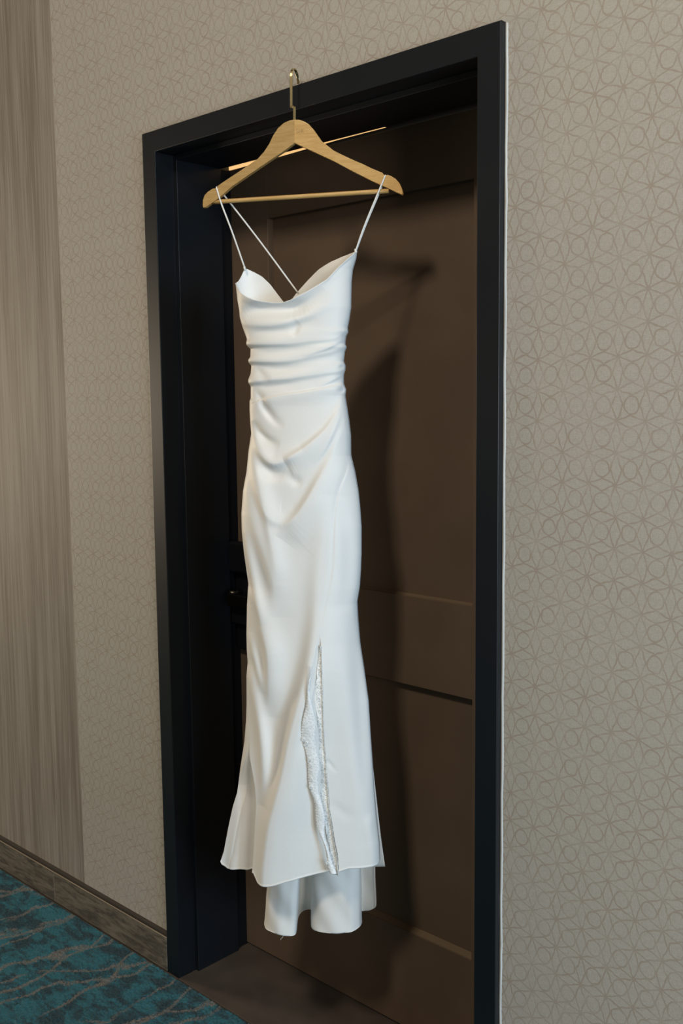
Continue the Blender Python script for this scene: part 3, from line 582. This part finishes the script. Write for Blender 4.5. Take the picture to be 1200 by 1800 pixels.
def front_depth(S, Z, U):
    th = np.arccos(np.clip(1 - 2 * U, -1, 1))
    D = belly(Z) * np.sin(th) ** .85
    edge = np.clip(np.sin(th) / .28, 0, 1)
    D = D + crease_height(S, Z) * edge ** .7
    # left part of the skirt swings behind the front fold near the hem
    k = sstep(Z, bfold(.0) * 0 + BACKFOLD_LINE[0][1] + .06, BACKFOLD_LINE[0][1] - .10)
    left = 1 - sstep(S - bfold(Z), -.0035, .0015)
    far = 1 - sstep(S - bfold(Z), -.05, -.002) * .25
    D = D - k * left * far * .036 * np.clip(np.sin(th) / .5, 0, 1)
    # slit: the cloth between the two edges lies deeper
    on = sstep(ZAP - Z, .0, .05)
    fadeL = 1 - sstep(ZAP - Z, .18, .30)
    inside = sstep(S - slL(Z), -.001, .011) * (1 - sstep(S - slR(Z), -.0012, .0008))
    soft = sstep(S - slL(Z), -.004, .050) * (1 - sstep(S - slR(Z), -.0012, .0008))
    D = D - on * .011 * (inside * fadeL + soft * (1 - fadeL))
    return D
NV, NU = 900, 270
V = np.linspace(0, 1, NV)[:, None]
def sheet(top, hem, nu):
    U = ((1 - np.cos(np.linspace(0, math.pi, nu))) / 2)
    U = .55 * U + .45 * np.linspace(0, 1, nu)
    U = U[None, :]
    Z = top(U) + (hem(U) - top(U)) * V
    S = sL(Z) + (sR(Z) - sL(Z)) * U
    return U + 0 * Z, S, Z
U, S, Z = sheet(topF, hemF, NU)
D = front_depth(S, Z, U)
# rolled top edge and hem
D = D + .0022 * np.exp(-((V * (topF(U) - hemF(U))) / .004) ** 2) + .0012 * np.exp(-(((1 - V) * (topF(U) - hemF(U)) - .002) / .002) ** 2)
front = grid_mesh('gown_front', np.stack([S, -D, Z], -1), M_CREPE, dr_, True)
solidify(front, .0011, -1)
Ub, Sb, Zb = sheet(topB, hemB, 90)
thb = np.arccos(np.clip(1 - 2 * Ub, -1, 1))
Db = -.034 * np.sin(thb) ** .9 - .004 * np.sin(thb) * np.sin(Sb * 60 + 1)
back = grid_mesh('gown_back', np.stack([Sb, -Db, Zb], -1), M_LINING, dr_, False)
back['label'] = 'creamy lining of the back bodice'
solidify(back, .0011, -1)

# train: a long back panel hanging in deep waves under the hem
hemc = np.array(catmull(TRAIN_HEM, 9)); topc = np.array(catmull(TRAIN_TOP, 9))
v = np.linspace(0, 1, 120)[:, None, None]
Pt = topc[None] * (1 - v) + hemc[None] * v
Pt[..., 2] += 0.0015 * np.sin(Pt[..., 1] * 60 + Pt[..., 0] * 90)
train = grid_mesh('train', np.stack([Pt[..., 0], -Pt[..., 2], Pt[..., 1]], -1), M_CREPE, dr_, True)
solidify(train, .0012, 0)
tube('hem_stitch', [frame_pt(a, b + .0006, c) for a, b, c in hemc], .0009, M_CREPE, train, 6)
tube('loose_thread', [frame_pt(*p) for p in catmull([(-.0540, .3215, .0), (-.0565, .3170, .002), (-.0600, .3135, .003), (-.0607, .3105, .003)], 4)], .00035, M_THREAD, train, 5)
fo = np.array(catmull(FLAP, 8)); fi = np.array(catmull(FLAP_IN, 8)); w = np.linspace(0, 1, 14)[None, :, None]
Pf = fi[:, None] * (1 - w) + fo[:, None] * w
flap = grid_mesh('back_hem', np.stack([Pf[..., 0], -Pf[..., 2], Pf[..., 1]], -1), M_CREPE, dr_, True); solidify(flap, .0011, 0)

# straps
def strap(i0, rad=.0017):
    p = catmull([STRAPS[i0 + k] for k in range(4)], 10)
    return p
for (i, j) in ((0, 4), (8, 12)):
    a = catmull(STRAPS[i:i + 4], 10); b = catmull(STRAPS[j:j + 4], 10)
    pts = [frame_pt(*q) for q in a[::-1]] + [frame_pt((a[0][0] + b[0][0]) / 2, max(a[0][1], b[0][1]) + .0012, 0)] + [frame_pt(*q) for q in b]
    tube('shoulder_strap', pts, .0018, M_CREPE, dr_, 8)
    q = a[-1]
    tube('strap_join', [frame_pt(q[0] - .001, q[1] + .004, q[2]), frame_pt(q[0] - .0004, q[1], q[2]), frame_pt(q[0] + .0005, q[1] - .006, q[2] - .0005)], [.0020, .0026, .0016], M_CREPE, dr_, 8)

# lace
def depth_at(s, z):
    s = np.atleast_1d(np.array(s, float)); z = np.atleast_1d(np.array(z, float))
    u = np.clip((s - sL(z)) / (sR(z) - sL(z)), .001, .999); return front_depth(s[None], z[None], u[None])[0]
def base_depth(s, z):
    u = np.clip((s - sL(z)) / (sR(z) - sL(z)), .001, .999); th = np.arccos(1 - 2 * u)
    return belly(z) * np.sin(th) ** .85
def lace_strip(name, tab, lift, wave, scal, mat, label):
    t = np.array(tab); zc = t[::-1, 1]; lc = t[::-1, 0]; rc = t[::-1, 2]
    z = np.linspace(t[0, 1], t[-1, 1], 420); l = np.interp(z, zc, lc); r = np.interp(z, zc, rc)
    l = l - scal * np.abs(np.sin(z * 520)) * np.clip((r - l) / .006, 0, 1); w = np.linspace(0, 1, 16)[None, :]
    S_ = l[:, None] * (1 - w) + r[:, None] * w; Z_ = z[:, None] + 0 * w
    D_ = lift(S_, Z_, w) + wave * np.sin(Z_ * 75 + w * 2.4) * (1 - w)
    o = grid_mesh(name, np.stack([S_, -D_, Z_], -1), mat, dr_, True); o['label'] = label; solidify(o, .0005, 0); return o
def inner_d(S_, Z_):
    return depth_at((slR(Z_) - .004).ravel(), Z_.ravel()).reshape(S_.shape)
def outer_d(S_, Z_):
    return depth_at((slR(Z_) + .003).ravel(), Z_.ravel()).reshape(S_.shape)
lace_strip('lace_trim', LACE_EDGE, lambda S_, Z_, w: inner_d(S_, Z_) + (outer_d(S_, Z_) - .002 - inner_d(S_, Z_)) * sstep(w, .72, 1.0) + .0045, .0008, .0012, M_LACE, 'open lace edging with small rings')
lace_strip('lace_trim', LACE_BRIGHT, lambda S_, Z_, w: inner_d(S_, Z_) + .026 + .003 * np.sin(w * math.pi), .0012, .0013, M_LACE2, 'dense scalloped lace ruffle')
bm = bmesh.new()
for (s, z, r) in LACE_RINGS:
    d = float(inner_d(np.array([[s]]), np.array([[z]]))[0, 0]) + .0056
    if s < slR(z) - .016: d += .025
    n1, n2 = 14, 5; vs = []
    for i in range(n1):
        a = 2 * math.pi * i / n1
        for j in range(n2):
            b = 2 * math.pi * j / n2; rr = r * .8 + .00062 * math.cos(b)
            vs.append(bm.verts.new((s + rr * math.cos(a), -(d + .0006 * math.sin(b)), z + rr * 1.1 * math.sin(a))))
    for i in range(n1):
        for j in range(n2):
            bm.faces.new((vs[i * n2 + j], vs[((i + 1) % n1) * n2 + j], vs[((i + 1) % n1) * n2 + (j + 1) % n2], vs[i * n2 + (j + 1) % n2]))
    bmesh.ops.create_icosphere(bm, subdivisions=1, radius=r * .3, matrix=Matrix.Translation((s, -d, z)))
rg = bm_obj('lace_rings', bm, M_THREAD, dr_, True); rg['kind'] = 'stuff'
